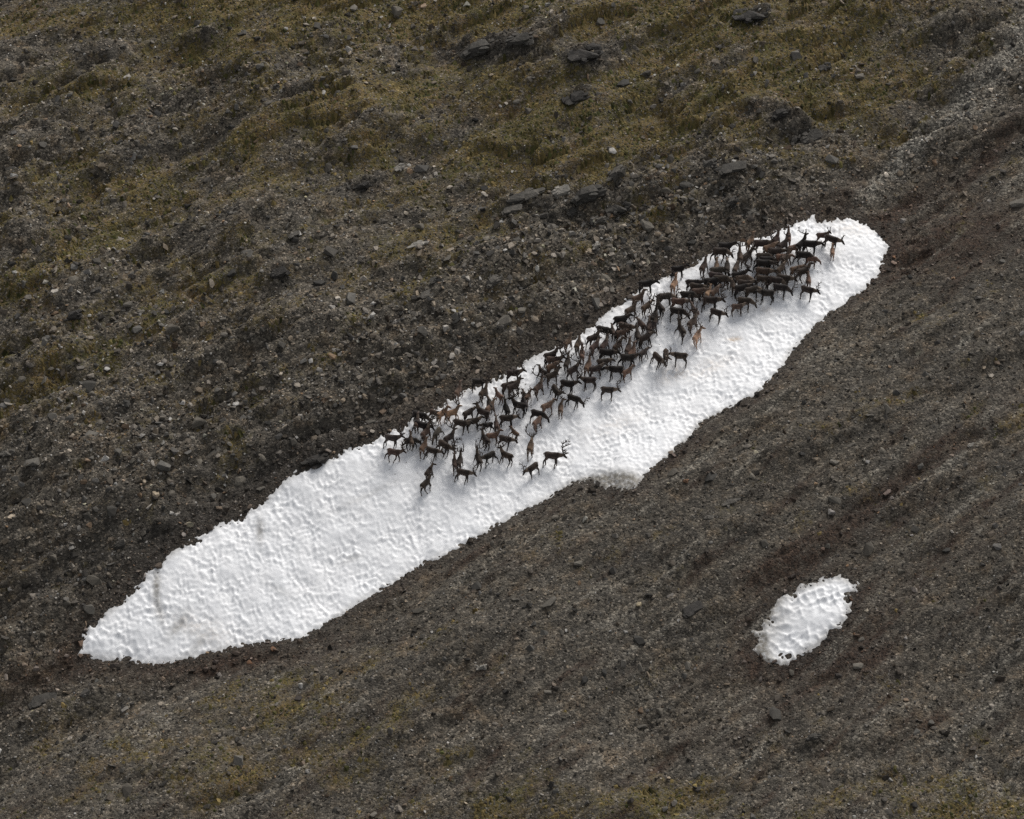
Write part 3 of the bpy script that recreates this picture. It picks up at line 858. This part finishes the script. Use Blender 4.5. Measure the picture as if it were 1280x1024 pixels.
def antler_mesh(cls, side, var):
    r = random.Random(cls * 10 + var)
    bm = bmesh.new()
    k = {1: .40, 2: .70, 3: .98}[cls]
    j = lambda a: r.uniform(-a, a)
    W = 1.0 + .25 * j(1)
    beam = [(-.02, .04, .05), (-.13 * k, .04 + .11 * k * W, .05 + .17 * k), (-.27 * k, .04 + .24 * k * W, .05 + .38 * k), (-.29 * k, .04 + .33 * k * W, .05 + .58 * k), (-.16 * k, .04 + .35 * k * W, .05 + .78 * k), (.02 * k, .04 + .30 * k * W, .05 + .90 * k)]
    f = {1: .85, 2: .95, 3: 1.1}[cls]
    tube(bm, beam, [.037 * f, .035 * f, .033 * f, .032 * f, .030 * f, .016], 6)
    def tine(i, dx, dy, dz, r0=.026):
        p = Vector(beam[i]); q = p + Vector((dx, dy, dz)) * k
        tube(bm, [p, p.lerp(q, .55) + Vector((0, 0, -.02 * k)), q], [r0 * f, r0 * f, .013], 5)
    tine(0, .24 + j(.04), -.01, .16) if cls > 1 else None
    if cls == 1: tine(2, .12, .02, .28)
    if cls >= 2:
        tine(1, .22 + j(.05), .04, .22); tine(3, -.16, .05, .12); tine(4, -.04, .05, .22)
    if cls == 3:
        tine(0, .30, .03, .24, .028); tine(1, .27, .0, .12); tine(4, .10, .03, .26, .028); tine(5, .13, -.04, .14); tine(5, -.02, -.02, .20); tine(3, -.02, .10, .24)
    for v in bm.verts: v.co.y *= side
    if side < 0: bmesh.ops.reverse_faces(bm, faces=bm.faces)
    m = bpy.data.meshes.new('antler_shape'); bm.to_mesh(m); bm.free()
    for p in m.polygons: p.use_smooth = True
    m.materials.append(M_ANTLER)
    return m
ANTLERS = {(c, s, v): antler_mesh(c, s, v) for c in (1, 2, 3) for s in (1, -1) for v in (0, 1)}

COATS = {'k': ((.020, .016, .0145), .18), 'd': ((.040, .029, .0235), .5), 'b': ((.072, .048, .037), .6), 'r': ((.118, .073, .051), .4), 't': ((.28, .175, .115), .5), 'g': ((.052, .043, .036), .5)}

# u, v (between the feet), heading in the picture, size, antler class, head, stance, coat, label
HERD_LIST = [
 (522,531,-8,1.1,2,'d','s','k','black bull at the upper snow edge, leftmost of those against the dark rocks'),
 (522.5,536,85,.95,0,'u','s','b','brown reindeer half hidden between two black bulls at the left end'),
 (523.5,543,-18,1.12,3,'d','t','k',"black bull with swept-back large antlers, nose low, at the herd's left end"),
 (541,525,-18,.9,1,'l','s','b','young brown reindeer following the tan one at the left upper snow edge'),
 (555,527.5,40,1,1,'R','s','t','bright tan reindeer looking back to the right near the left upper snow edge'),
 (488,560,0,1.1,3,'l','t','g','olive-black bull with upright antlers, leftmost reindeer of the whole herd'),
 (512.5,562.5,0,1,1,'g','w','k','black reindeer with lowered head just right of the leftmost bull'),
 (513,557,105,.9,1,'u','s','b','brown reindeer half hidden behind the black one next to the leftmost bull'),
 (490,577,-8,1.02,2,'l','w','b','grey-brown reindeer standing alone below the leftmost bull'),
 (535,550,62,1,2,'u','s','b','brown reindeer facing uphill, upper of two stacked in front of the left end'),
 (532,566,68,1,0,'l','s','r','reddish reindeer facing uphill with its rump to us near the left end'),
 (538,574,-12,1,1,'d','t','d','dark brown reindeer with lowered nose, lowest of the crowded left trio'),
 (549,549,245,1,1,'g','s','g','round-backed grey-brown reindeer grazing towards us in the left group'),
 (552,567,-28,1.1,3,'d','t','d','dark bull with large forward antlers bending right in the left group'),
 (538.5,598,50,.95,1,'R','t','d','dark brown reindeer walking uphill behind the lowest one at lower left'),
 (535,614,44,1,1,'l','w','d','lowest reindeer of the herd, striding uphill at lower left'),
 (568,586,108,.95,1,'u','s','b','brown reindeer with pale rump next to the V-antlered one at lower left'),
 (576,584,75,1,3,'u','s','d','dark reindeer facing away with V-shaped antlers behind the striped one'),
 (577,602,-8,1.05,2,'d','s','d','dark reindeer with pale flank stripes nosing the snow at lower left'),
 (566,527.5,30,1.02,2,'u','w','t','tan-brown reindeer with raised head right of the bright tan one'),
 (587,526,25,1,0,'d','s','d','dark-backed reindeer pressed against the left-facing bull in the left cluster'),
 (600,526,165,1.05,2,'u','s','d','dark bull facing left with raised antlers in the left cluster'),
 (573,540,0,1.05,0,'d','s','d','dark reindeer walking right, left one of the pair above the open snow gap'),
 (591.5,538,4,1.05,0,'l','s','d','dark reindeer walking right, right one of the pair above the open snow gap'),
 (564,557,35,1.02,3,'u','t','d','dark reindeer with long curved antlers facing away across the open snow gap'),
 (604,558,140,1,2,'u','t','d','dark brown reindeer with white-edged rump facing up-left right of the open gap'),
 (610,541,195,.82,0,'d','s','k','black calf with lowered head facing left'),
 (616,556,10,.98,1,'u','s','r','reddish brown reindeer facing right in the lower middle of the left group'),
 (596,582,100,1.05,3,'u','s','d','dark reindeer with wide antlers facing away, nose to nose with a black one'),
 (614,580,205,1,2,'d','s','k',"black reindeer facing left with its nose at the wide-antlered one's flank"),
 (631,580,165,.98,2,'u','t','d','dark reindeer with raised head facing left, rightmost of the lowest left row'),
 (629,560,-15,1,1,'d','s','d','dark reindeer with head low facing right below the grazing dark bull'),
 (641,548,150,.76,0,'l','s','r','small reddish calf at the right side of the left group'),
 (633,536,0,1.08,2,'d','t','d','dark bull walking right with head low beside the small reddish calf'),
 (620,539,92,.92,1,'u','s','b','slim brown reindeer facing straight uphill in the left group'),
 (574.5,498,62,.98,0,'u','s','r','reddish reindeer standing against the rocks at the upper snow edge'),
 (597,489,0,1.05,2,'d','s','k','black reindeer stepping right along the upper snow edge above the left group'),
 (606.5,500,40,1.02,2,'u','s','b','brown reindeer with tall antlers just below the black one at the upper edge'),
 (621.5,502,140,.82,0,'u','s','r','reddish calf looking left below the tall-antlered brown reindeer'),
 (611,512,110,.95,0,'L','s','d','dark reindeer facing uphill with head turned left near the reddish calf'),
 (615,519,45,1,0,'l','t','r','reddish brown reindeer with head level amid the dense left cluster'),
 (631,519,112,.98,1,'u','s','k','black reindeer facing uphill, isolated at the right of the dense left cluster'),
 (647,519,165,1.08,3,'u','s','k','black bull with large antlers arched back and pale rump'),
 (653.5,512,110,.95,2,'u','s','k','black reindeer facing uphill directly behind the bull with arched antlers'),
 (654.5,502,120,.76,0,'l','s','b','small grey-brown calf facing away beside the big-antlered pair'),
 (661.5,502,60,.8,1,'R','s','r','small tan-brown calf looking right in the open lane of snow'),
 (636,493,20,1,0,'d','s','d','dark reindeer half hidden behind the one with raised antlers'),
 (643.5,495,20,1.05,2,'u','s','d','dark brown reindeer with raised antlers below the lone bull near the edge'),
 (641,479,0,1.05,2,'l','s','d','dark bull standing alone near the upper snow edge in the left half'),
 (675,473,152,.8,0,'u','s','d','dark calf with raised head facing left in the open lane of snow'),
 (675.5,494,55,1.02,3,'u','t','b','brown reindeer with large antlers facing away in the open lane of snow'),
 (689,456,25,1.05,0,'u','s','d','dark reindeer under the black rocks, uppermost of the stacked four'),
 (690.5,462,10,1.05,3,'l','s','b','brown bull with large antlers, second from top of the stacked four'),
 (692,469,15,1,2,'d','s','r','reddish reindeer with dark lowered head, third of the stacked four'),
 (691.5,481,25,1.05,2,'u','t','d','dark brown reindeer with pale chin, lowest of the stacked four'),
 (692,497,290,1,2,'L','s','d','dark reindeer standing towards us with pale striped neck below the stacked four'),
 (707.5,493,4,1.1,1,'l','t','k','long black reindeer striding right with a small tail tuft'),
 (718.5,473,40,1.02,3,'R','s','d','dark reindeer with one long antler sweeping left, looking right'),
 (710.5,461,82,.95,1,'u','s','d','slim dark reindeer facing uphill above the long black striding one'),
 (737,487,175,1.02,2,'d','t','d','dark reindeer with white rump and pale antlers facing left'),
 (714.5,509,-12,.98,2,'g','s','k',"black reindeer with V-shaped antlers bowing its head at the herd's lower edge"),
 (701,518,75,.95,2,'R','s','r',"reddish reindeer facing uphill, head turned right, at the herd's lower edge"),
 (685.5,518,25,.98,0,'l','t','r',"reddish reindeer touching the rump of its neighbour at the herd's lower edge"),
 (669.5,529,0,1.05,1,'g','s','k','black reindeer grazing above the tan bull with ring-shaped antlers'),
 (673.5,536,60,.95,0,'d','s','r','brown reindeer squeezed in front of the grazing black one'),
 (664,568,64,1.08,3,'d','w','r','tan bull facing uphill whose antlers make a ring above its head'),
 (688,583,-10,1.15,3,'d','t','d','large dark bull with the biggest branching antlers, alone at the lower right'),
 (669,594,215,1,2,'d','t','d','dark brown reindeer facing left with nose at the snow, below the biggest bull'),
 (727.5,451,80,1,2,'u','s','r','reddish-brown reindeer facing straight uphill near the middle snow edge'),
 (711.5,437,60,.95,0,'u','s','r',"reddish reindeer at the rocks, leftmost of the middle group's upper row"),
 (724,438,55,1,2,'u','s','b','brown reindeer with raised dark head at the upper edge of the middle group'),
 (736.5,466,75,1,3,'u','s','r','orange-brown reindeer facing uphill with wide curved antlers in the middle group'),
 (742,434,35,.98,1,'u','s','d','dark reindeer heading uphill below the black bull of the middle edge'),
 (745.5,443,40,1,2,'l','t','b','brown reindeer with whitish antlers in the second row of the middle group'),
 (757.5,441,50,1,2,'u','s','b','brown reindeer with dark raised head under the black bull of the middle edge'),
 (752.5,425,0,1.1,3,'g','s','k','jet black bull grazing at the upper edge of the middle group'),
 (757,454,-12,1.1,2,'d','s','k','shaggy black bull with pale antlers in the heart of the middle group'),
 (754,464,10,.95,0,'d','s','d','dark reindeer almost hidden below the shaggy black bull'),
 (745.5,473,20,1.02,0,'l','s','d','dark brown reindeer nose to nose with the left-facing black bull'),
 (770,475,180,1.12,0,'d','t','k','heavy black bull facing left at the lower edge of the middle group'),
 (783,460,-4,1.08,1,'d','s','k','long black reindeer facing right above the small reddish one'),
 (785.5,474,25,.86,0,'l','t','r','small reddish reindeer trailing at the lower right of the middle group'),
 (758.5,499,0,1.02,2,'d','s','d','dark reindeer with upright antlers standing alone below the middle group'),
 (776,412,0,1.08,0,'d','s','k','black reindeer with flat back, upper of two parallel backs in the middle'),
 (779,420,-2,1.08,1,'d','s','b','brown reindeer with sunlit back, lower of two parallel backs in the middle'),
 (765,422,95,.85,0,'l','s','b','small brown reindeer facing uphill left of the two parallel backs'),
 (777.5,427,30,.95,0,'d','s','r','reddish brown reindeer under the two parallel backs'),
 (774,442,48,1,1,'R','s','b','brown reindeer with dark head turned right below the parallel backs'),
 (786.5,444,80,1,1,'u','s','b','brown reindeer facing straight uphill in the right of the middle group'),
 (792,449,62,1,1,'u','t','r','orange-brown reindeer with dark head, lower right of the middle group'),
 (796,428,92,.95,0,'u','s','d','dark brown reindeer squeezed behind the right end of the parallel backs'),
 (808,434,25,1.05,1,'d','s','d','dark brown reindeer with rusty flank heading right above the small dark-headed one'),
 (805.5,449,42,.85,1,'d','s','d','small dark-headed reindeer standing on a yellowish snow patch'),
 (818.5,456,-42,1,1,'d','s','d','dark reindeer with pale flank stripes, left of the three apart on the lower side'),
 (832,452,280,1,2,'L','s','b','brown reindeer with forked upright antlers, middle of the three apart'),
 (850,457,178,1,1,'d','s','d','dark brown reindeer facing left, right of the three apart'),
 (790,399,35,1,0,'u','s','b','brown reindeer climbing alone towards the snow edge left of the spotted calf'),
 (799,414,142,.85,1,'d','s','b','grey-brown calf facing left below the climbing brown reindeer'),
 (799,384,35,1,1,'u','s','b','brown reindeer following directly below the bull at the rocky edge'),
 (807.5,368,0,1.12,3,'d','s','k','black bull with tall branching antlers stepping off the rocky snow edge'),
 (810,393,50,.98,2,'d','s','b','brown reindeer facing uphill left of the dark one with pale rump'),
 (822,393,120,.98,2,'u','s','d','dark reindeer with pale rump facing up-left below the grazing grey one'),
 (831.5,383,0,1.05,2,'g','s','g','dark grey reindeer grazing with one upright antler'),
 (819,407,65,1.05,3,'u','s','k','black bull with big antlers spread left in the crowded middle'),
 (811.5,417,88,.98,0,'l','s','b','brown reindeer pressed to the left side of the big-antlered black bull'),
 (817,420,35,1.05,2,'u','t','d','dark brown reindeer with pale face and antlers pointing right'),
 (849,422,130,.98,3,'u','s','d','slim dark reindeer with ring-shaped pale antlers, alone on the lower side'),
 (847,348,0,1,1,'l','s','k','black reindeer at the rocky snow edge just above the tan one'),
 (844,364,75,.98,1,'u','s','t','tan reindeer facing uphill under the black one at the rocky edge'),
 (866,366,0,1.05,1,'d','s','k','black reindeer, uppermost of three overlapping backs left of the upper crowd'),
 (869,371,-2,1.05,1,'d','s','d','dark brown reindeer, middle of three overlapping backs'),
 (873,377,0,1.05,0,'d','s','b','brown reindeer with golden neck, lowest of three overlapping backs'),
 (859,381,0,1.05,2,'g','s','k','black reindeer grazing just below the three overlapping backs'),
 (847,390,-2,1.05,1,'d','s','r',"reddish brown reindeer right behind the grazing dark grey one's antler"),
 (845,402,0,1.05,2,'g','s','k','black grazing reindeer with grey flank above the slim one with ring antlers'),
 (866,398,112,.9,0,'l','s','b','small brown reindeer with white rump facing uphill'),
 (867.5,414,45,1.02,3,'u','t','b','reddish brown reindeer with large open antlers looking right'),
 (873,429,70,1,2,'R','s','t',"palest tan reindeer with dark head at the herd's lower edge"),
 (893.5,402,-22,.98,2,'d','s','d','dark reindeer with white socks alone below the big brown bull'),
 (886.5,389,0,1.15,3,'d','t','d','big brown bull with grey flank and large forked antlers'),
 (886.5,374,60,.9,0,'l','s','t','golden tan reindeer, left of the two tan ones behind the big brown bull'),
 (896,373,50,.9,0,'d','s','r','reddish reindeer, right of the two tan ones behind the big brown bull'),
 (889,365,0,1.08,0,'d','s','k','black reindeer lowest of the four stacked dark backs in the upper crowd'),
 (893,358,0,1.08,0,'d','s','d','dark reindeer, second of the four stacked dark backs in the upper crowd'),
 (900,362,-2,1.08,2,'d','s','d','dark brown bull with pale back line, third of the four stacked backs'),
 (896,351,0,1.05,0,'d','s','g','grey-brown reindeer, topmost of the four stacked backs in the upper crowd'),
 (895.5,341,90,.85,0,'l','s','r','small rusty reindeer with only its rump visible above the stacked backs'),
 (908.5,342,85,1,0,'d','s','d','dark reindeer facing away with pale rump above the stacked backs'),
 (881,343,70,1,1,'u','s','b','brown reindeer climbing alone at the left of the upper crowd'),
 (899,328,0,1.08,1,'g','s','d','dark brown reindeer grazing at the rocks below the black one'),
 (905.5,320,4,1.05,0,'d','s','k','black reindeer against the rocks, on the highest snow edge left of the notch'),
 (924,329,85,1,3,'u','s','b','brown reindeer facing away with wide V-shaped antlers in the upper crowd'),
 (921,344,62,.95,0,'d','s','b',"brown reindeer with black neighbour's head beside it below the wide-V one"),
 (939,313,42,.98,0,'u','s','r','reddish reindeer at the rocks with raised dark head, upper crowd'),
 (950,318,-5,1.1,3,'d','s','d','dark bull with pale-tipped branching antlers lowered near the upper edge'),
 (936,331,42,1.05,1,'R','w','d','dark reindeer climbing with hind legs spread in the upper crowd'),
 (971,310,40,.98,1,'u','s','b','brown reindeer with small raised head near the top edge of the herd'),
 (968,315,62,.9,0,'d','s','r','rusty reindeer directly below the small-headed brown one near the top'),
 (985,306,72,.98,2,'u','s','r','tan reindeer with white cheek and V antlers, highest in the herd'),
 (963,323,18,1.05,0,'d','s','r','reddish brown reindeer in the top crowd left of the grey-backed pair'),
 (980,318,36,1.02,1,'u','s','d','dark grey reindeer climbing right below the highest tan reindeer'),
 (992,320,18,.88,0,'d','s','r','orange-brown calf beside the black pair at the top right'),
 (1004,316,34,1.05,2,'u','s','k','black reindeer with tall V antlers half behind the sleek black bull'),
 (1011,319,-10,1.12,0,'d','s','k','sleek black bull walking right near the top right of the herd'),
 (1027,305,8,.85,1,'R','s','b','small brown reindeer behind the grazing dark one at the far right'),
 (1036,311,-10,1.05,1,'d','t','d','dark reindeer reaching down to the right, farthest right of the herd'),
 (1040,321,86,.78,0,'l','s','t','small tan calf standing in front of the farthest right dark reindeer'),
 (1002,331.5,-3,1.12,0,'g','s','k','black reindeer behind the rusty calf with its head bent round it'),
 (1013,333,-10,.85,0,'g','s','r','rusty calf in front of the bent-headed black reindeer at right'),
 (978,346,36,1,2,'d','s','b','brown reindeer with drooping dark head and antlers in the right crowd'),
 (995,347,10,.88,0,'d','s','r','orange-brown reindeer behind the striding dark one at right'),
 (1004.5,352,30,1.05,0,'u','w','d','dark reindeer striding uphill with pale mouth at the right of the herd'),
 (1010,357,96,.8,0,'l','s','r','small brown calf seen from behind in front of the striding dark one'),
 (1007,374,-25,1,2,'d','s','d','dark reindeer with upright antlers alone on the right lower side'),
 (977,360,-4,1.05,2,'d','s','d','dark reindeer facing right with curved antlers at the right of the crowd'),
 (977,334,12,1,0,'d','s','r','orange-backed reindeer left of the two black animals in the right crowd'),
 (983.5,333,40,.98,0,'u','s','b','brown reindeer with raised dark head overlapping the orange-backed one'),
 (967,328,12,1.05,0,'d','s','d','grey-backed dark reindeer in the middle of the top crowd'),
 (953,333,8,1.05,0,'d','s','d','dark reddish reindeer, topmost of the three nested backs in the right crowd'),
 (956,337,4,1.05,0,'d','s','k','black-brown reindeer, middle of the three nested backs'),
 (952,342,4,1.08,1,'d','s','k','jet black reindeer, lowest of the three nested backs'),
 (952,352,0,1.1,2,'d','s','b','golden-brown backed bull with dark antlers below the three nested backs'),
 (952,361,0,1.05,0,'d','s','d','dark reindeer with a pale stripe along its back under the golden-backed bull'),
 (966,363,-6,1.05,1,'g','s','d','dark brown reindeer right of the pale-striped one in the right crowd'),
 (973,372,-8,1.05,2,'g','s','k','black grazing reindeer at the lower right corner of the crowd'),
 (958,379.5,172,1.05,0,'d','t','k','black reindeer facing left at the lower front of the right crowd'),
 (940.5,375,15,1.02,2,'d','s','d','dark brown reindeer behind the left-facing black one in front'),
 (927,373,2,1.05,0,'d','s','k','black reindeer standing above the cow and calf at the lower front'),
 (929,367,0,1.05,0,'d','s','d','dark reindeer with rusty back line behind the black one above cow and calf'),
 (928,361.5,2,1.05,0,'d','s','b',"brown-backed reindeer second from top in the crowd's left stack"),
 (923.5,357,0,1.08,3,'d','s','k','black bull whose large antlers top the left stack of the crowd'),
 (915,365,92,.9,0,'d','s','b',"small brown reindeer with dark legs at the left edge of the crowd's stack"),
 (929,388,-3,1.05,1,'g','s','d','dark brown cow lowering her head right behind the slim calf in front'),
 (921,393.5,2,.86,0,'l','s','b',"slim brown calf in front of the cow at the crowd's lower edge"),
]

fu = np.array([d[0] for d in HERD_LIST], float); fv = np.array([d[1] for d in HERD_LIST], float)
fp = hit(fu, fv, big_top)
fr = random.Random(11)
for d, p in zip(HERD_LIST, fp):
    u_, v_, hd, size, ant, hpose, stance, coat, label = d
    x, y = np.array([p[0]]), np.array([p[1]])
    th = math.atan2(math.sin(math.radians(hd)) / .89, math.cos(math.radians(hd))) + math.radians(fr.uniform(-12, 12))
    free = not any(w in label for w in ('head', 'nose', 'low', 'graz', 'bent', 'bow', 'nosing', 'reach', 'droop', 'chin'))
    if stance == 's' and not any(w in label for w in ('stand', 'strid', 'walk', 'step')): stance = fr.choice('sstw')
    if free and hpose == 'd' and size > 1: hpose = fr.choice('ddlg' if ant < 3 else 'ddl')
    ex, ey = math.cos(th), math.sin(th)
    offs = np.array([(.34, .115), (.34, -.115), (-.40, .115), (-.40, -.115)]) * size
    qx, qy = x + offs[:, 0] * ex - offs[:, 1] * ey, y + offs[:, 0] * ey + offs[:, 1] * ex
    qu, qv = project(qx, qy, H0(qx, qy))
    zs = snow_top(qx, qy, qu, qv)
    zf, zb = zs[:2].mean(), zs[2:].mean()
    pitch = .86 * math.atan2(zf - zb, .74 * size)
    root = link(bpy.data.objects.new('reindeer', None))
    root.empty_display_size = .3
    root.location = (p[0], p[1], (zf * .40 + zb * .34) / .74 - .02)
    root.rotation_euler = (Matrix.Rotation(th, 3, 'Z') @ Matrix.Rotation(-pitch, 3, 'Y')).to_euler()
    s = size * (1.0 + .10 * min(max((u_ - 560) / 330, 0), 1)) * fr.uniform(.97, 1.03)
    root.scale = (s, s, s)
    tag(root, label, 'reindeer', 'reindeer herd on the snow')
    o = link(bpy.data.objects.new('body', body(hpose, stance)), root)
    c, al = COATS[coat]
    f = math.exp(fr.gauss(0, .14))
    o.color = (c[0] * f, c[1] * f * fr.uniform(.95, 1.05), c[2] * f * fr.uniform(.92, 1.08), al * fr.uniform(.5, 1.5))
    if ant:
        poll, R = head_frame(hpose)
        R2 = R @ Matrix.Rotation(math.radians(-22 + (8 if hpose == 'g' else 0)), 3, 'Y')
        var = fr.randrange(2); asz = fr.uniform(.9, 1.12)
        for sd_ in (1, -1):
            a = link(bpy.data.objects.new('antler', ANTLERS[(ant, sd_, var)]), root)
            a.matrix_local = Matrix.Translation(poll) @ R2.to_4x4() @ Matrix.Scale(asz, 4)
